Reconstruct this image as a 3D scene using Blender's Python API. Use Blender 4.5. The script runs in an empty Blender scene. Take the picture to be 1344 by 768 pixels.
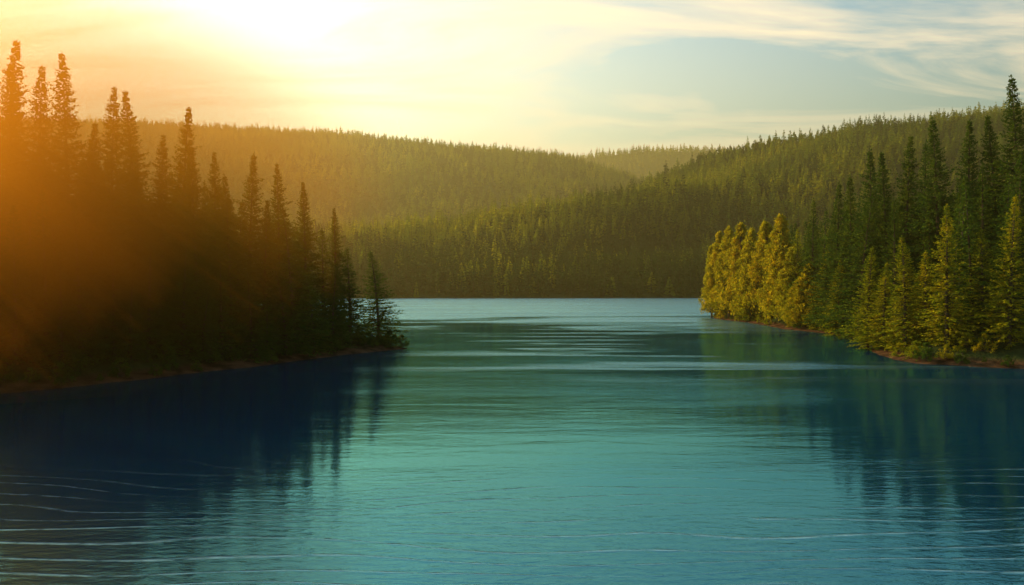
import bpy, math, random, time, bmesh
import numpy as np
T0=time.time()
rng=np.random.default_rng(7); random.seed(7)
scene=bpy.context.scene
F=1045.0; HC=10.0; HY=372.0
SUN_AZ=math.radians(-54); SUN_EL=math.radians(23)   # azimuth measured from +Y toward +X
sun_dir=(math.sin(SUN_AZ)*math.cos(SUN_EL), math.cos(SUN_AZ)*math.cos(SUN_EL), math.sin(SUN_EL))

# ---------------------------------------------------------------- noise
_tab=rng.random((256,256))
def vnoise(x,y):
    xi=np.floor(x).astype(int); yi=np.floor(y).astype(int)
    fx=x-xi; fy=y-yi; fx=fx*fx*(3-2*fx); fy=fy*fy*(3-2*fy)
    a=_tab[xi%256,yi%256]; b=_tab[(xi+1)%256,yi%256]; c=_tab[xi%256,(yi+1)%256]; d=_tab[(xi+1)%256,(yi+1)%256]
    return (a*(1-fx)+b*fx)*(1-fy)+(c*(1-fx)+d*fx)*fy
def fbm(x,y,o=4):
    s=0;a=.5
    for i in range(o):
        s=s+a*vnoise(x+17.3*i,y-9.1*i); x=x*2.03;y=y*2.03;a*=.5
    return s
def sm(t): 
    t=np.clip(t,0,1); return t*t*(3-2*t)

# ---------------------------------------------------------------- shorelines
LEFT=np.array([(-300,-120),(-170,-60),(-110,0),(-75,42),(-55,62),(-46,71.6),(-42,76.8),(-37.8,83.6),(-33.5,91),(-29.8,96.8),(-26,106),(-22.5,112),(-18.5,118),(-16.2,122),(-17.5,126),(-26,131),(-45,147),(-90,185),(-200,260),(-420,330),(-900,380),(-900,-120)],float)
RIGHT=np.array([(61,91.5),(54.5,96),(50.5,99.5),(50.3,105),(51.5,112),(53.5,118),(58,128),(62,142),(62.5,160),(59.8,174),(60,201),(57.3,226),(60,238),(75,252),(110,280),(200,330),(400,390),(900,420),(900,-120),(330,-60),(200,20),(120,66),(80,86)],float)
def sdf(P,x,y):
    shp=x.shape; x=x.ravel(); y=y.ravel()
    d=np.full(x.shape,1e18); ins=np.zeros(x.shape,bool)
    n=len(P)
    for i in range(n):
        ax,ay=P[i]; bx,by=P[(i+1)%n]
        ex,ey=bx-ax,by-ay
        t=np.clip(((x-ax)*ex+(y-ay)*ey)/(ex*ex+ey*ey),0,1)
        dx=x-ax-t*ex; dy=y-ay-t*ey
        d=np.minimum(d,dx*dx+dy*dy)
        c=((ay>y)!=(by>y))&(x<(bx-ax)*(y-ay)/(by-ay+1e-12)+ax)
        ins^=c
    d=np.sqrt(d); return np.where(ins,d,-d).reshape(shp)

R1x=[-2500,-700,-285,-156,-62,27,110,196,285,361,457,579,900,1600,3000]
R1y=[900,850,800,860,920,1000,1080,1150,1200,1150,1050,960,900,900,900]
R1h=[50,40,38,50,66,86,112,146,182,198,207,206,215,240,240]
R2x=[-4500,-2200,-994,-488,-236,-60,122,400,800,1500,4000]
R2y=[2200,2200,2200,2200,2200,2200,2200,2100,2000,2000,2000]
R2h=[480,470,440,410,384,368,352,250,150,100,80]
R3x=[-4000,-500,200,600,900,1500,4000]
R3h=[300,400,545,590,585,560,500]
def height(x,y):
    x=np.asarray(x,float); y=np.asarray(y,float)
    dl=sdf(LEFT,x,y)+ (fbm(x*.25,y*.25,3)-.45)*2.2
    dr=sdf(RIGHT,x,y)+ (fbm(x*.25+50,y*.25,3)-.45)*2.2
    def bank(d,mx,sl):
        land=.55*(1-np.exp(-np.maximum(d,0)/1.2))+mx*(1-np.exp(-np.maximum(d-2,0)*sl/mx))
        return np.where(d>0,land,np.maximum(d*.35,-6))
    hl=bank(dl,15,.34)+np.where(dl>3,(fbm(x*.08,y*.08)-.45)*3,0)
    hr=bank(dr,40,.30)+np.where(dr>3,(fbm(x*.08+9,y*.08)-.45)*3,0)
    ys=545+25*fbm(x*.004+3,x*0+.5,3)*2-25+ .00012*x*x*.6
    ry=np.interp(x,R1x,R1y); rh=np.interp(x,R1x,R1h)
    t=(y-ys)/(ry-ys)
    n=fbm(x*.006,y*.006,4)-.47
    n2=fbm(x*.02+7,y*.012+3,3)-.45
    front=rh*(1-(1-np.clip(t,0,1))**1.55)
    back=rh*(1-sm((y-ry)/700)*.8)
    h1=np.where(t<1,front,back)+(n*120+n2*26)*sm(t*2.5)*(np.abs(t-1)*.8+.15).clip(0,1)
    h1=np.where(t<0,np.maximum((y-ys)*.2,-6),h1+.6)
    ry2=np.interp(x,R2x,R2y); rh2=np.interp(x,R2x,R2h)
    t2=(y-1050)/(ry2-1050)
    h2=np.where(t2<1,rh2*(sm(t2)*.55+np.clip(t2,0,1)*.45),rh2*(1-.6*sm((y-ry2)/900)))+n*90*sm(t2*2)*(np.abs(t2-1)+.12).clip(0,1)
    h2=np.where(t2<0,-20,h2)
    rh3=np.interp(x,R3x,R3h)
    t3=(y-2700)/800
    h3=np.where(t3<0,-20,rh3*sm(t3))
    far=np.maximum(np.maximum(h1,h2),h3)
    return np.maximum(np.maximum(hl,hr),far)

# ---------------------------------------------------------------- node helpers
def newmat(name):
    m=bpy.data.materials.new(name); m.use_nodes=True; nt=m.node_tree; nt.nodes.clear(); return m,nt
def N(nt,t,**k):
    n=nt.nodes.new(t)
    for a,b in k.items(): setattr(n,a,b)
    return n
def L(nt,a,b): nt.links.new(a,b)
def math_(nt,op,a,b=None,clamp=False):
    n=N(nt,'ShaderNodeMath',operation=op); n.use_clamp=clamp
    for i,v in enumerate((a,b)):
        if v is None: continue
        if hasattr(v,'is_linked'): L(nt,v,n.inputs[i])
        else: n.inputs[i].default_value=v
    return n.outputs[0]
def maprange(nt,v,a,b,c=0.,d=1.,smooth=False):
    n=N(nt,'ShaderNodeMapRange'); L(nt,v,n.inputs[0])
    if smooth: n.interpolation_type='SMOOTHSTEP'
    for i,q in enumerate((a,b,c,d)): n.inputs[i+1].default_value=q
    return n.outputs[0]
def ramp(nt,fac,stops):
    r=N(nt,'ShaderNodeValToRGB'); L(nt,fac,r.inputs[0])
    e=r.color_ramp.elements
    while len(e)<len(stops): e.new(.5)
    for i,(p,c) in enumerate(stops): e[i].position=p; e[i].color=(*c,1)
    return r.outputs[0]
def mixc(nt,fac,a,b,mode='MIX'):
    n=N(nt,'ShaderNodeMix',data_type='RGBA',blend_type=mode)
    for s,v in ((n.inputs[0],fac),(n.inputs[6],a),(n.inputs[7],b)):
        if hasattr(v,'is_linked'): L(nt,v,s)
        elif isinstance(v,tuple): s.default_value=(*v,1)
        else: s.default_value=v
    return n.outputs[2]

def foliage_mat(name,c1,c2,c3,trans=.45,nscale=.6):
    m,nt=newmat(name)
    oi=N(nt,'ShaderNodeObjectInfo'); g=N(nt,'ShaderNodeNewGeometry')
    no=N(nt,'ShaderNodeTexNoise'); no.inputs['Scale'].default_value=nscale; no.inputs['Detail'].default_value=3
    L(nt,g.outputs['Position'],no.inputs['Vector'])
    col=ramp(nt,no.outputs['Fac'],[(.35,c1),(.65,c2)])
    col=mixc(nt,math_(nt,'MULTIPLY',oi.outputs['Random'],.8),col,c3)
    df=N(nt,'ShaderNodeBsdfDiffuse'); tr=N(nt,'ShaderNodeBsdfTranslucent'); mx=N(nt,'ShaderNodeMixShader')
    L(nt,col,df.inputs[0]); L(nt,mixc(nt,1.0,col,(1.6,1.35,.6),'MULTIPLY'),tr.inputs[0])
    mx.inputs[0].default_value=trans; L(nt,df.outputs[0],mx.inputs[1]); L(nt,tr.outputs[0],mx.inputs[2])
    o=N(nt,'ShaderNodeOutputMaterial'); L(nt,mx.outputs[0],o.inputs[0]); return m
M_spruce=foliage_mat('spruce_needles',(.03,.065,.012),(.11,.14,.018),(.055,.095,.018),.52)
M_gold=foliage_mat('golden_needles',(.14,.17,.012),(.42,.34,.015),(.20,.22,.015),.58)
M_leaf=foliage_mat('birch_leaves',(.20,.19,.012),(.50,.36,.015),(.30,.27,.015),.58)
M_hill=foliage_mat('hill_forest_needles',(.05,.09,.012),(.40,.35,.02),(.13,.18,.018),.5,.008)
M_hill_shade=foliage_mat('shaded_hill_needles',(.018,.04,.010),(.06,.09,.014),(.03,.055,.012),.3,.02)  # darker copy of the hill needles, carries the shade of the low slopes
m,nt=newmat('bark'); b=N(nt,'ShaderNodeBsdfDiffuse'); no=N(nt,'ShaderNodeTexNoise'); no.inputs['Scale'].default_value=6
L(nt,ramp(nt,no.outputs['Fac'],[(.3,(.04,.025,.015)),(.7,(.13,.085,.055))]),b.inputs[0]); o=N(nt,'ShaderNodeOutputMaterial'); L(nt,b.outputs[0],o.inputs[0]); M_bark=m

# ---------------------------------------------------------------- mesh builder
def mesh_from(name,verts,faces,mats,mi=None,smooth=False):
    me=bpy.data.meshes.new(name)
    verts=np.asarray(verts,np.float32); faces=np.asarray(faces,np.int32)
    k=faces.shape[1]
    me.vertices.add(len(verts)); me.vertices.foreach_set('co',verts.ravel())
    me.loops.add(faces.size); me.loops.foreach_set('vertex_index',faces.ravel())
    me.polygons.add(len(faces)); me.polygons.foreach_set('loop_start',np.arange(0,faces.size,k,dtype=np.int32))
    me.polygons.foreach_set('loop_total',np.full(len(faces),k,np.int32))
    if mi is not None: me.polygons.foreach_set('material_index',np.asarray(mi,np.int32))
    if smooth: me.polygons.foreach_set('use_smooth',np.ones(len(faces),bool))
    for m in mats: me.materials.append(m)
    me.update(calc_edges=True); me.validate()
    return me
def tube(pts,rad,seg=6):
    pts=np.asarray(pts,float); V=[];Fc=[]
    for i,p in enumerate(pts):
        d=pts[min(i+1,len(pts)-1)]-pts[max(i-1,0)]; d/=np.linalg.norm(d)+1e-9
        u=np.cross(d,[.3,.9,.1]); u/=np.linalg.norm(u); v=np.cross(d,u)
        for s in range(seg):
            a=2*math.pi*s/seg; V.append(p+rad[i]*(math.cos(a)*u+math.sin(a)*v))
    for i in range(len(pts)-1):
        for s in range(seg):
            s2=(s+1)%seg; Fc.append((i*seg+s,i*seg+s2,(i+1)*seg+s2,(i+1)*seg+s))
    return np.array(V),np.array(Fc)
class MB:
    def __init__(s): s.V=[];s.F=[];s.M=[];s.n=0
    def add(s,V,Fc,m): s.V.append(V); s.F.append(Fc+s.n); s.M.append(np.full(len(Fc),m)); s.n+=len(V)
    def build(s,name,mats): return mesh_from(name,np.vstack(s.V),np.vstack(s.F),mats,np.concatenate(s.M))
def sprays(base,dirs,length,width,r):
    """kite-shaped needle sprays"""
    n=len(base); dirs=dirs/np.linalg.norm(dirs,axis=1,keepdims=True)
    up=r.normal(size=(n,3))*.55+[0,0,1]
    side=np.cross(dirs,up); side/=np.linalg.norm(side,axis=1,keepdims=True)+1e-9
    l=length[:,None]; w=width[:,None]
    V=np.stack([base,base+dirs*l*.5+side*w,base+dirs*l,base+dirs*l*.45-side*w],1).reshape(-1,3)
    return V,np.arange(4*n).reshape(n,4)
def conifer(name,H,R,seed,mat,step=.30,nb=8,dens=7.5,droop=.35,full=.75,bottom=.04,spl=.6,twigs=True,base_n=5,osc=.08):
    r=np.random.default_rng(seed); mb=MB()
    bend=r.normal(size=2)*.012
    def axis(z): return np.array([bend[0]*z*z/H*2,bend[1]*z*z/H*2,z])
    zs=np.linspace(0,H,9); mb.add(*tube([axis(z) for z in zs],[max(.012*H*(1-z/H)**.9,.015) for z in zs],7),1)
    z=H*bottom; B=[];D=[];Ls=[];W=[]
    while z<H*.985:
        t=(z-H*bottom)/(H*(1-bottom))
        Lw=R*((1-t)**full)*(min(1,.62+t*4))*(1+osc*math.sin(z*1.9+seed)+osc*1.1*r.normal())+.08
        k=max(5,int(nb*(.6+.6*(1-t))))
        a0=r.random()*6.28
        for i in range(k):
            a=a0+i*2*math.pi/k+r.normal()*.25
            Lb=Lw*r.uniform(.6,1.15)
            if r.random()<.06: Lb*=.35
            if r.random()<.05: Lb*=1.25
            zz=z+r.normal()*.12
            rise=.30*t*1.6-.05+r.normal()*.07
            ns=5; pts=[]
            for j in range(ns):
                s=j/(ns-1)
                zoff=Lb*(rise*s-droop*(1-t)*s*s*.9+.16*s**3)
                c=axis(zz); pts.append(c+np.array([math.cos(a)*Lb*s,math.sin(a)*Lb*s,zoff]))
            pts=np.array(pts)
            if Lb>.8 and twigs: mb.add(*tube(pts[:4],[.045*Lb/R+.01,.03*Lb/R+.008,.02*Lb/R+.005,.006],3),1)
            m=int(dens*Lb)+base_n
            s=r.uniform(.08,1,m)**.8
            p=np.stack([np.interp(s,np.linspace(0,1,ns),pts[:,q]) for q in range(3)],1)
            sg=np.where(r.random(m)<.5,-1,1); da=a+sg*r.uniform(.25,1.25,m)*(1-.3*s)
            d=np.stack([np.cos(da),np.sin(da),r.normal(size=m)*.28-.22+.35*t],1)
            B.append(p+r.normal(size=(m,3))*.05);D.append(d)
            Ls.append(spl*r.uniform(.6,1.35,m)*(.45+.75*(1-s))*(.3+.7*Lb/R)); W.append(r.uniform(.07,.15,m)*spl/.6*(.65+.35*Lb/R))
        z+=step*(.55+.6*(1-t))*r.uniform(.7,1.3)
    m=10; zt=r.uniform(.95,1.0,m)*H; a=r.random(m)*6.28
    B.append(np.array([axis(q) for q in zt])); D.append(np.stack([np.cos(a)*.3,np.sin(a)*.3,np.full(m,1.)],1)); Ls.append(np.full(m,.35)); W.append(np.full(m,.05))
    V,Fc=sprays(np.vstack(B),np.vstack(D),np.concatenate(Ls),np.concatenate(W),r); mb.add(V,Fc,0)
    return mb.build(name,[mat,M_bark])
def broadleaf(name,H,R,seed,mat,nclump=70,leafs=90,low=.18,ls=.16):
    r=np.random.default_rng(seed); mb=MB()
    zs=np.linspace(0,H*.85,7); wob=np.cumsum(r.normal(size=(7,2))*.12,0); wob[0]=0
    ax=np.column_stack([wob,zs]); mb.add(*tube(ax,[.018*H*(1-i/7.5) for i in range(7)],7),1)
    B=[];D=[];S=[];
    for i in range(nclump):
        t=r.random()**1.0; z=H*(low+(1-low)*t*.97)
        prof=min(1,.62+t*3)*(1-t)**.68+.04
        a=r.random()*6.28; rr=R*prof*math.sqrt(r.uniform(.15,1))*r.uniform(.72,1.18)
        c=np.array([math.cos(a)*rr,math.sin(a)*rr,z])
        zb=min(z-rr*.6,H*.8); zb=max(zb,H*.08)
        b=np.array([np.interp(zb,zs,wob[:,0]),np.interp(zb,zs,wob[:,1]),zb])
        mid=(b+c)/2+[0,0,-.1*rr]
        mb.add(*tube([b,mid,c],[.05,.03,.01],3),1)
        cs=R*r.uniform(.10,.24)*(.5+.5*(1-t)); n=leafs
        q=r.normal(size=(n,3)); q/=np.linalg.norm(q,axis=1,keepdims=True); q*=(r.random((n,1))**.7)*cs*1.15; q[:,2]*=1.1
        B.append(c+q); D.append(q+r.normal(size=(n,3))*.4*cs+[0,0,.12]); S.append(r.uniform(.7,1.4,n)*ls)
    s=np.concatenate(S); V,Fc=sprays(np.vstack(B),np.vstack(D),s*2,s*.6,r); mb.add(V,Fc,0)
    return mb.build(name,[mat,M_bark])
def far_tree(name,H,R,seed,mat,n=90):
    r=np.random.default_rng(seed); mb=MB()
    mb.add(*tube([(0,0,0),(0,0,H*.5),(0,0,H)],[.16,.1,.02],3),1)
    t=r.random(n)**1.25; z=H*(.04+.94*t); a=r.random(n)*6.28
    L_=R*(1-t)**.85*r.uniform(.7,1.2,n)+.12
    B=np.stack([np.cos(a)*L_*.12,np.sin(a)*L_*.12,z],1); D=np.stack([np.cos(a),np.sin(a),r.normal(size=n)*.15-.35+.5*t],1)
    V,Fc=sprays(B,D,L_,.24*R+.14*L_,r); mb.add(V,Fc,0)
    return mb.build(name,[mat,M_bark])

# ---------------------------------------------------------------- ground & water
def axis_grid(segs):
    o=[]
    for a,b,s in segs: o.append(np.arange(a,b,s))
    return np.concatenate(o)
gx=axis_grid([(-6000,-1200,120),(-1200,-300,25),(-300,-80,5),(-80,110,1.1),(110,300,5),(300,1200,25),(1200,6001,120)])
gy=axis_grid([(-300,40,12),(40,250,1.3),(250,520,12),(520,1300,14),(1300,2400,30),(2400,5000,100)])
X,Y=np.meshgrid(gx,gy); Z=height(X,Y)
nx,ny=len(gx),len(gy)
idx=np.arange(nx*ny).reshape(ny,nx)
faces=np.stack([idx[:-1,:-1],idx[:-1,1:],idx[1:,1:],idx[1:,:-1]],-1).reshape(-1,4)
m,nt=newmat('forest_soil'); g=N(nt,'ShaderNodeNewGeometry'); sp=N(nt,'ShaderNodeSeparateXYZ'); L(nt,g.outputs['Position'],sp.inputs[0])
n1=N(nt,'ShaderNodeTexNoise'); n1.inputs['Scale'].default_value=.5; n1.inputs['Detail'].default_value=8; L(nt,g.outputs['Position'],n1.inputs['Vector'])
soil=ramp(nt,n1.outputs['Fac'],[(.35,(.03,.015,.007)),(.65,(.14,.062,.03))])
moss=ramp(nt,n1.outputs['Fac'],[(.35,(.02,.03,.01)),(.65,(.05,.055,.015))])
f=math_(nt,'MULTIPLY',math_(nt,'SUBTRACT',sp.outputs[2],.5),2.0,True)
f=math_(nt,'MAXIMUM',f,maprange(nt,sp.outputs[1],250,320))
c=mixc(nt,f,soil,moss); b=N(nt,'ShaderNodeBsdfDiffuse'); L(nt,c,b.inputs[0])
bp=N(nt,'ShaderNodeBump'); bp.inputs['Strength'].default_value=.8; bp.inputs['Distance'].default_value=.4; n3=N(nt,'ShaderNodeTexNoise'); n3.inputs['Scale'].default_value=3; n3.inputs['Detail'].default_value=6
L(nt,g.outputs['Position'],n3.inputs['Vector']); L(nt,n3.outputs['Fac'],bp.inputs['Height']); L(nt,bp.outputs[0],b.inputs['Normal'])
o=N(nt,'ShaderNodeOutputMaterial'); L(nt,b.outputs[0],o.inputs[0]); M_soil=m
gm=mesh_from('ground',np.stack([X,Y,Z],-1).reshape(-1,3),faces,[M_soil],smooth=True)
ground=bpy.data.objects.new('ground',gm); scene.collection.objects.link(ground)

m,nt=newmat('lake_water'); g=N(nt,'ShaderNodeNewGeometry')
def mapped(scale,rot=0,loc=(0,0,0)):
    mp=N(nt,'ShaderNodeMapping'); mp.inputs['Scale'].default_value=scale; mp.inputs['Rotation'].default_value=(0,0,rot); mp.inputs['Location'].default_value=loc
    L(nt,g.outputs['Position'],mp.inputs['Vector']); return mp.outputs[0]
def noise(vec,sc,det=3,dist=0.,rough=.5):
    n=N(nt,'ShaderNodeTexNoise'); n.inputs['Scale'].default_value=sc; n.inputs['Detail'].default_value=det; n.inputs['Distortion'].default_value=dist; n.inputs['Roughness'].default_value=rough
    L(nt,vec,n.inputs['Vector']); return n.outputs['Fac']
rip=noise(mapped((.6,1.5,1),.15),1.6,4,.3,.6)
swell=noise(mapped((.25,.8,1),-.1),.5,2,.5)
calm=noise(mapped((.014,.05,1),.1,(3,1,0)),1.0,4,.8)
calmr=maprange(nt,calm,.42,.6,.3,1.1)
spw=N(nt,'ShaderNodeSeparateXYZ'); L(nt,g.outputs['Position'],spw.inputs[0]); WY=spw.outputs[1]
pn=noise(mapped((.008,.022,1),.15,(1,7,0)),1.0,5,.8,.6)
yy=math_(nt,'ADD',WY,math_(nt,'MULTIPLY',math_(nt,'SUBTRACT',pn,.5),420.))
wind=maprange(nt,yy,150,235,0,1,True)
pn2=noise(mapped((.018,.11,1),.12,(4,2,0)),1.0,4,.5,.6)
streak=math_(nt,'MULTIPLY',maprange(nt,pn2,.51,.64,0,1,True),math_(nt,'MULTIPLY',maprange(nt,WY,66,92,0,1),maprange(nt,spw.outputs[0],-30,0,0,1)))
wind=math_(nt,'MAXIMUM',wind,math_(nt,'MULTIPLY',streak,.85))
lines=noise(mapped((.035,.07,1),.06,(0,4.2,0)),1.0,2.0,.1)
lv=math_(nt,'ADD',math_(nt,'MULTIPLY',lines,8.0),math_(nt,'MULTIPLY',WY,.6))
dl_=math_(nt,'ABSOLUTE',math_(nt,'SUBTRACT',math_(nt,'FRACT',lv),.5))
ln=maprange(nt,dl_,0,.085,1,0)
lm=maprange(nt,noise(mapped((.05,.12,1),0,(2.6,5.5,0)),1.0,3,.4),.35,.52)
wake=math_(nt,'MULTIPLY',math_(nt,'MULTIPLY',ln,lm),maprange(nt,WY,31,46,1,0))
wake=math_(nt,'MULTIPLY',wake,math_(nt,'SUBTRACT',math_(nt,'MULTIPLY',rip,3.2),1.0),True)
h=math_(nt,'ADD',math_(nt,'MULTIPLY',rip,calmr),math_(nt,'MULTIPLY',swell,1.1))
h=math_(nt,'ADD',h,math_(nt,'MULTIPLY',wake,.5))
bp=N(nt,'ShaderNodeBump'); bp.inputs['Strength'].default_value=1; L(nt,h,bp.inputs['Height'])
L(nt,math_(nt,'ADD',math_(nt,'MULTIPLY',wind,.10),.027),bp.inputs['Distance'])
gl=N(nt,'ShaderNodeBsdfGlossy'); L(nt,math_(nt,'ADD',math_(nt,'MULTIPLY',wind,.24),.03),gl.inputs['Roughness']); L(nt,bp.outputs[0],gl.inputs['Normal'])
L(nt,mixc(nt,wind,(.28,.86,1.),(.58,.95,1.)),gl.inputs['Color'])
df=N(nt,'ShaderNodeBsdfDiffuse')
L(nt,mixc(nt,math_(nt,'MULTIPLY',wake,.9,True),(.0003,.030,.072),(.5,.7,.7)),df.inputs[0])
fr=N(nt,'ShaderNodeFresnel'); fr.inputs[0].default_value=2.75; L(nt,bp.outputs[0],fr.inputs['Normal'])
mx=N(nt,'ShaderNodeMixShader'); L(nt,math_(nt,'MULTIPLY',fr.outputs[0],math_(nt,'SUBTRACT',1.0,math_(nt,'MULTIPLY',wake,.4))),mx.inputs[0]); L(nt,df.outputs[0],mx.inputs[1]); L(nt,gl.outputs[0],mx.inputs[2])
o=N(nt,'ShaderNodeOutputMaterial'); L(nt,mx.outputs[0],o.inputs[0]); M_water=m
wm=mesh_from('lake_water',[(-6000,-300,0),(6000,-300,0),(6000,1000,0),(-6000,1000,0)],[(0,1,2,3)],[M_water])
water=bpy.data.objects.new('lake_water',wm); scene.collection.objects.link(water)

# ---------------------------------------------------------------- prototypes
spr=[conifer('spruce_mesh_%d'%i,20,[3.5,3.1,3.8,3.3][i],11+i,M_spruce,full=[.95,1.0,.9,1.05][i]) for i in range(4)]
tall=[conifer('tall_spruce_mesh_%d'%i,28,[5.3,4.8,5.6][i],81+i,M_spruce,full=[.96,.93,1.0][i],step=.38,nb=10,dens=7.5,spl=.75,base_n=9,osc=.11,droop=.3) for i in range(3)]
sprlo=[conifer('spruce_lo_mesh_%d'%i,20,[3.5,3.1,3.8,3.3][i],21+i,M_spruce,full=.95,step=.55,nb=6,dens=4,spl=1.0,twigs=False) for i in range(3)]
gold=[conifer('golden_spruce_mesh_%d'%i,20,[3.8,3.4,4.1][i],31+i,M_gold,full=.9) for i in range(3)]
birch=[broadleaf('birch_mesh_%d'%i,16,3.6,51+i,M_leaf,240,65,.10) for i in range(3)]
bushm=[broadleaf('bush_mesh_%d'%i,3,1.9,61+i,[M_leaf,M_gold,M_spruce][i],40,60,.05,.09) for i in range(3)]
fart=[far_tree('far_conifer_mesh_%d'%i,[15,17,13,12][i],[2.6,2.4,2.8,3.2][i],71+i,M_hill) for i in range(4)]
fartd=[far_tree('far_shaded_conifer_mesh_%d'%i,[15,17,18,13][i],[2.6,2.4,2.6,3.0][i],91+i,M_hill_shade) for i in range(4)]

def hz(x,y): return float(height(np.array([x]),np.array([y]))[0])
def put(name,me,x,y,H,baseH=20.,wid=1.,z=None):
    ob=bpy.data.objects.new(name,me); zz=hz(x,y)-.15 if z is None else z
    s=H/baseH; ob.location=(x,y,zz); ob.scale=(s*wid,s*wid,s); ob.rotation_euler=(0,0,random.random()*6.28)
    scene.collection.objects.link(ob); return ob
def world(px,py,Yd): return (px-672)/F*Yd, HC+(HY-py)/F*Yd
def tree_at(kind,px,top,Yd,wid=1.,mesh=None):
    x,zt=world(px,top,Yd); z=hz(x,Yd)
    H=zt-z+.15
    pool={'spruce_tree':spr,'tall':tall,'golden_spruce_tree':gold,'birch_tree':birch}[kind]; bh={'birch_tree':16.,'tall':28.}.get(kind,20.)
    me=random.choice(pool) if mesh is None else pool[mesh]
    wd=wid if kind=='tall' else wid*min(1.5,max(.85,21/H))
    put('spruce_tree' if kind=='tall' else kind,me,x,Yd,H,bh,wd)
for a in [(4,52,88),(27,90,93),(50,86,88),(92,70,92),(118,160,86),(145,112,95),(181,119,99),(212,175,96),(236,138,101),(258,190,98),(283,200,105),(303,228,101),(326,199,106),(347,262,104),(367,215,110),(402,238,113),(441,273,118)]:
    tree_at('tall',*a,1.0)
for a in [(385,272,106),(425,300,115),(460,325,119)]:
    tree_at('spruce_tree',*a,1.25)
tree_at('spruce_tree',497,329,121.8,1.15,2)
for a in [(20,270,79),(60,250,81),(105,260,83),(150,275,86),(195,290,89),(240,300,92),(290,330,96),(330,350,99),(375,340,104),(412,360,109),(80,330,80),(170,350,86),(265,370,93),(350,390,101),(436,350,113)]:
    tree_at('spruce_tree',*a)
for a in [(1338,96,118),(1310,150,122),(1270,160,125),(1233,152,128),(1188,178,138),(1165,200,142),(1145,196,146),(1118,228,150),(1098,238,158)]:
    tree_at('tall',*a,1.05)
for a in [(1212,185,135),(1066,262,170),(1128,250,140),(1290,215,116),(1335,200,108),(1080,275,165),(1255,240,122),(1175,260,132)]:
    tree_at('spruce_tree',*a,1.35)
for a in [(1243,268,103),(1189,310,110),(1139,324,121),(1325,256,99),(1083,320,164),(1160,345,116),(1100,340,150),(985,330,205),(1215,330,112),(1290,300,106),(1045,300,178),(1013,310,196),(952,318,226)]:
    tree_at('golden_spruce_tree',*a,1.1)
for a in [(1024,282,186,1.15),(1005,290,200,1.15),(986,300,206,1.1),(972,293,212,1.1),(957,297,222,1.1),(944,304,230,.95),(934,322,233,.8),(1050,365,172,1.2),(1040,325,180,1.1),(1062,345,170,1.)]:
    tree_at('birch_tree',*a)

# ---------------------------------------------------------------- instanced masses
def scatter_obj(name,pts,scl,idxs,protos):
    col=bpy.data.collections.new(name+'_kinds')
    for i,me in enumerate(protos): col.objects.link(bpy.data.objects.new('%s_kind_%02d'%(name,i),me))
    n=len(pts); me=bpy.data.meshes.new(name); me.vertices.add(n); me.vertices.foreach_set('co',np.asarray(pts,np.float32).ravel())
    a=me.attributes.new('idx','INT','POINT'); a.data.foreach_set('value',np.asarray(idxs,np.int32))
    a=me.attributes.new('scl','FLOAT_VECTOR','POINT'); a.data.foreach_set('vector',np.asarray(scl,np.float32).ravel())
    rot=np.zeros((n,3),np.float32); rot[:,2]=rng.random(n)*6.28; rot[:,:2]=rng.normal(size=(n,2))*.03
    a=me.attributes.new('rot','FLOAT_VECTOR','POINT'); a.data.foreach_set('vector',rot.ravel())
    ob=bpy.data.objects.new(name,me); scene.collection.objects.link(ob)
    ng=bpy.data.node_groups.new(name+'_nodes','GeometryNodeTree')
    ng.interface.new_socket('Geometry',in_out='INPUT',socket_type='NodeSocketGeometry'); ng.interface.new_socket('Geometry',in_out='OUTPUT',socket_type='NodeSocketGeometry')
    gi=ng.nodes.new('NodeGroupInput'); go=ng.nodes.new('NodeGroupOutput'); ip=ng.nodes.new('GeometryNodeInstanceOnPoints')
    ci=ng.nodes.new('GeometryNodeCollectionInfo'); ci.inputs[0].default_value=col; ci.inputs['Separate Children'].default_value=True; ci.inputs['Reset Children'].default_value=True
    def att(nm,t):
        q=ng.nodes.new('GeometryNodeInputNamedAttribute'); q.data_type=t; q.inputs[0].default_value=nm; return [s for s in q.outputs if s.enabled and s.name=='Attribute'][0]
    ip.inputs['Pick Instance'].default_value=True
    l=ng.links.new; l(gi.outputs[0],ip.inputs['Points']); l(ci.outputs[0],ip.inputs['Instance']); l(att('idx','INT'),ip.inputs['Instance Index'])
    l(att('rot','FLOAT_VECTOR'),ip.inputs['Rotation']); l(att('scl','FLOAT_VECTOR'),ip.inputs['Scale']); l(ip.outputs[0],go.inputs[0])
    md=ob.modifiers.new('scatter','NODES'); md.node_group=ng
    return ob
def grid_pts(x0,x1,y0,y1,s,jit=.45):
    xs=np.arange(x0,x1,s); ys=np.arange(y0,y1,s); A,B=np.meshgrid(xs,ys); A=A.ravel()+rng.uniform(-jit,jit,A.size)*s; B=B.ravel()+rng.uniform(-jit,jit,B.size)*s
    return A,B
def fov(A,B,m=.76): return np.abs(A)<B*m+25
P=[];S=[]
A,B=grid_pts(-330,-15,20,330,6.0); d=sdf(LEFT,A,B)
k=(d>9)&(d<50)&fov(A,B,1.0); A,B=A[k],B[k]
Z_=height(A,B); px=672+F*A/B
lim=np.interp(px,[-400,0,100,200,300,400,450,480],[80,125,140,185,255,300,335,400])
Hm=np.minimum(rng.uniform(15,23,len(A)),HC+(HY-lim)/F*B-Z_)
k=Hm>6; P.append(np.stack([A,B,Z_-.2],1)[k]); h_=Hm[k]/20; S.append(np.stack([np.clip(h_,.6,1)*1.1]*2+[h_],1))
A,B=grid_pts(45,400,75,330,6.0); d=sdf(RIGHT,A,B)
k=(d>8)&(d<55)&fov(A,B,1.0); A,B=A[k],B[k]; Z_=height(A,B); px=672+F*A/B
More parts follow.
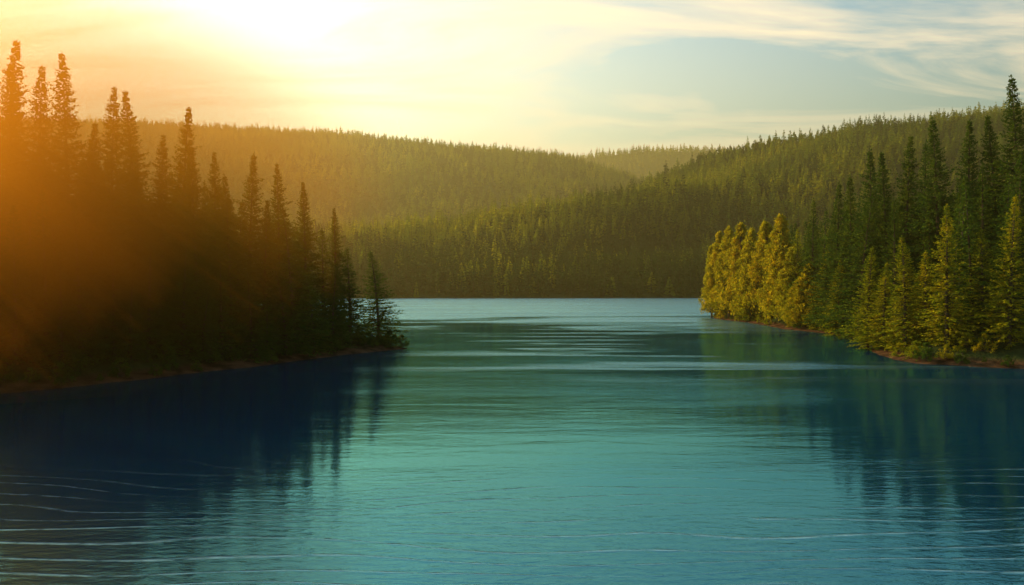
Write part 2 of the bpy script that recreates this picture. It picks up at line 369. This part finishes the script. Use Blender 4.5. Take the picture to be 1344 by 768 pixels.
lim=np.interp(px,[920,940,1000,1050,1100,1150,1200,1300,1344,1700],[330,310,300,290,265,235,205,190,150,60])
Hm=np.minimum(rng.uniform(15,23,len(A)),HC+(HY-lim)/F*B-Z_)
k=Hm>6; P.append(np.stack([A,B,Z_-.2],1)[k]); h_=Hm[k]/20; S.append(np.stack([np.clip(h_,.6,1)*1.1]*2+[h_],1))
P=np.vstack(P);S=np.vstack(S); n_bank=len(P)
scatter_obj('bank_forest',P,S,rng.integers(0,3,len(P)),sprlo)
P=[];S=[];I=[]
for (x0,x1,y0,y1,s,sc) in [(-700,1000,530,760,6.0,1.0),(-700,1100,760,1300,7.6,1.1),(-1700,800,1100,2300,14,1.45),(-200,1500,2700,3500,22,1.8)]:
    A,B=grid_pts(x0,x1,y0,y1,s); k=fov(A,B,.70); A,B=A[k],B[k]; Z_=height(A,B); k=Z_>.15
    A,B,Z_=A[k],B[k],Z_[k]; dn=fbm(A*.02,B*.02,3); u=rng.uniform(.6,1.3,len(A))*sc*(.8+.5*dn)
    P.append(np.stack([A,B,Z_-.4],1)); w=u*rng.uniform(.9,1.25,len(A))*(1.2 if s<8 else 1.5); S.append(np.stack([w,w,u],1))
    # hillside shade put into needle colour: dark trees low down, sunlit tone on crests
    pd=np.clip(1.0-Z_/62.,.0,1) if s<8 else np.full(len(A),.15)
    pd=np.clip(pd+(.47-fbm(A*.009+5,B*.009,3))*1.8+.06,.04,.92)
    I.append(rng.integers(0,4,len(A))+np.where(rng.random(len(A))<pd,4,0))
P=np.vstack(P);S=np.vstack(S); n_hill=len(P)
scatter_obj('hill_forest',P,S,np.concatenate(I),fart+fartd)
P=[];S=[];I=[]
for poly,lo,hi,dens in ((LEFT,.4,5,.42),(RIGHT,.5,6,.42)):
    A,B=grid_pts(-100,150,45,260,1.6); d=sdf(poly,A,B); Z_=height(A,B); k=(d>lo)&(d<hi)&(Z_>.2)&(rng.random(len(A))<dens)&fov(A,B,.8)
    A,B,Z_=A[k],B[k],Z_[k]; u=rng.uniform(.2,.85,len(A)); P.append(np.stack([A,B,Z_-.1],1)); S.append(np.stack([u*1.1,u*1.1,u],1))
    I.append(rng.integers(0,3,len(A)) if poly is RIGHT else np.full(len(A),2))
P=np.vstack(P);S=np.vstack(S); scatter_obj('shore_shrubs',P,S,np.concatenate(I),bushm)

# ---------------------------------------------------------------- haze and lens-flare stand-in
def vol_mat(name,scol,sd,g):
    m,nt=newmat(name); v=N(nt,'ShaderNodeVolumeScatter'); v.inputs['Color'].default_value=(*scol,1); v.inputs['Density'].default_value=sd; v.inputs['Anisotropy'].default_value=g
    a=N(nt,'ShaderNodeVolumeAbsorption'); a.inputs['Color'].default_value=(*scol,1); a.inputs['Density'].default_value=sd
    ad_=N(nt,'ShaderNodeAddShader'); L(nt,v.outputs[0],ad_.inputs[0]); L(nt,a.outputs[0],ad_.inputs[1])
    o=N(nt,'ShaderNodeOutputMaterial'); L(nt,ad_.outputs[0],o.inputs['Volume']); return m
def fix_normals(me):
    bm=bmesh.new(); bm.from_mesh(me); bmesh.ops.recalc_face_normals(bm,faces=bm.faces)
    if bm.calc_volume(signed=True)<0: bmesh.ops.reverse_faces(bm,faces=bm.faces)
    bm.to_mesh(me); bm.free()
bv=[(x,y,z) for z in (-8,520) for y in (-250,3300) for x in (-3000,3000)]
bf=[(0,1,3,2),(4,6,7,5),(0,4,5,1),(2,3,7,6),(0,2,6,4),(1,5,7,3)]
hm=mesh_from('haze',bv,bf,[vol_mat('haze_air',(1,.66,.22),.00029,.66)]); fix_normals(hm)
hz_ob=bpy.data.objects.new('haze',hm); scene.collection.objects.link(hz_ob)
def lens(name,loc,yaw,rx,rz,thick,mat):
    nr,na=18,48; V=[];Fc=[]
    for sgn in (1,-1):
        for i in range(nr):
            r=i/nr
            for j in range(na):
                a=2*math.pi*j/na; V.append((r*rx*math.cos(a),sgn*(thick*.5*(1-r*r)**2+.02),r*rz*math.sin(a)))
    off=nr*na
    for j in range(na): a=2*math.pi*j/na; V.append((rx*math.cos(a),0,rz*math.sin(a)))
    rim=2*off
    for s in (0,off):
        for i in range(nr-1):
            for j in range(na):
                j2=(j+1)%na; Fc.append((s+i*na+j,s+i*na+j2,s+(i+1)*na+j2,s+(i+1)*na+j))
        for j in range(na):
            j2=(j+1)%na; Fc.append((s+(nr-1)*na+j,s+(nr-1)*na+j2,rim+j2,rim+j))
    me=bpy.data.meshes.new(name); me.from_pydata(V,[],Fc)
    bm=bmesh.new(); bm.from_mesh(me); bmesh.ops.remove_doubles(bm,verts=bm.verts,dist=.005)
    bmesh.ops.recalc_face_normals(bm,faces=bm.faces)
    if bm.calc_volume(signed=True)<0: bmesh.ops.reverse_faces(bm,faces=bm.faces)
    bm.to_mesh(me); bm.free()
    me.materials.append(mat); ob=bpy.data.objects.new(name,me); ob.location=loc; ob.rotation_euler=(0,0,yaw); scene.collection.objects.link(ob); return ob
lens('flare_volume',(-46.5,63,20.5),math.radians(33),43,22,48,vol_mat('flare_air',(1,.30,.012),.043,.74))  # orange volume added to imitate the lens flare over the left bank

# ---------------------------------------------------------------- sky
w=bpy.data.worlds.new('World'); scene.world=w; w.use_nodes=True; nt=w.node_tree; nt.nodes.clear()
sky=N(nt,'ShaderNodeTexSky',sky_type='NISHITA'); sky.sun_disc=False; sky.sun_elevation=SUN_EL; sky.sun_rotation=SUN_AZ; sky.dust_density=2.0; sky.air_density=1.0; sky.ozone_density=1.5
tc=N(nt,'ShaderNodeTexCoord'); d=tc.outputs['Generated']
sx=N(nt,'ShaderNodeSeparateXYZ'); L(nt,d,sx.inputs[0])
sv=N(nt,'ShaderNodeVectorMath',operation='DOT_PRODUCT'); L(nt,d,sv.inputs[0])
ga,ge=math.radians(-48),math.radians(14); sv.inputs[1].default_value=(math.sin(ga)*math.cos(ge),math.cos(ga)*math.cos(ge),math.sin(ge))
dp=math_(nt,'MAXIMUM',sv.outputs['Value'],0.0)
glow=math_(nt,'MULTIPLY',math_(nt,'POWER',dp,1.6),maprange(nt,sx.outputs[2],.22,.5,1,.05,True))
gc=mixc(nt,glow,(0,0,0),(10.5,7.6,3.3))
tint=mixc(nt,maprange(nt,sx.outputs[2],.12,.36,0,1,True),(1.05,1.32,.98),(.5,1.38,1.5))
base=mixc(nt,1.0,mixc(nt,1.0,sky.outputs[0],tint,'MULTIPLY'),gc,'ADD')
zc=math_(nt,'ADD',math_(nt,'MAXIMUM',sx.outputs[2],.03),.12)
cx=N(nt,'ShaderNodeCombineXYZ'); L(nt,math_(nt,'DIVIDE',sx.outputs[0],zc),cx.inputs[0]); L(nt,math_(nt,'DIVIDE',sx.outputs[1],zc),cx.inputs[1])
mp=N(nt,'ShaderNodeMapping'); mp.inputs['Rotation'].default_value=(0,0,1.0); mp.inputs['Scale'].default_value=(.6,1.8,1); mp.inputs['Location'].default_value=(.3,2.0,0); L(nt,cx.outputs[0],mp.inputs[0])
n1=N(nt,'ShaderNodeTexNoise'); n1.inputs['Scale'].default_value=1.1; n1.inputs['Detail'].default_value=8; n1.inputs['Distortion'].default_value=.7; n1.inputs['Roughness'].default_value=.6; L(nt,mp.outputs[0],n1.inputs[0])
cf=math_(nt,'MULTIPLY',maprange(nt,n1.outputs['Fac'],.43,.66,0,.9),maprange(nt,sx.outputs[2],.03,.2))
cf=math_(nt,'MULTIPLY',cf,maprange(nt,sx.outputs[2],.33,.5,1,.05))
col=mixc(nt,cf,base,(13,10.4,7.0))
bg=N(nt,'ShaderNodeBackground'); bg.inputs[1].default_value=.14; L(nt,col,bg.inputs[0]); o=N(nt,'ShaderNodeOutputWorld'); L(nt,bg.outputs[0],o.inputs[0])
sl=bpy.data.lights.new('sun','SUN'); sl.energy=5; sl.angle=math.radians(.5); sl.color=(1,.80,.42)
so=bpy.data.objects.new('sun',sl); scene.collection.objects.link(so)
from mathutils import Vector
so.rotation_euler=Vector(sun_dir).to_track_quat('Z','Y').to_euler(); so.location=(-100,100,100)
cd=bpy.data.cameras.new('camera'); cam=bpy.data.objects.new('camera',cd); scene.collection.objects.link(cam); scene.camera=cam
cd.sensor_width=36; cd.lens=36*F/1344; cd.clip_end=12000; cd.clip_start=.1; cam.location=(0,0,HC); cam.rotation_euler=(math.radians(90)-math.atan(12/F),0,0)
scene.view_settings.view_transform='Standard'; scene.view_settings.look='None'; scene.view_settings.exposure=0
print('bank',n_bank,'hill',n_hill,'faces',len(spr[0].polygons),len(birch[0].polygons),'t',time.time()-T0)
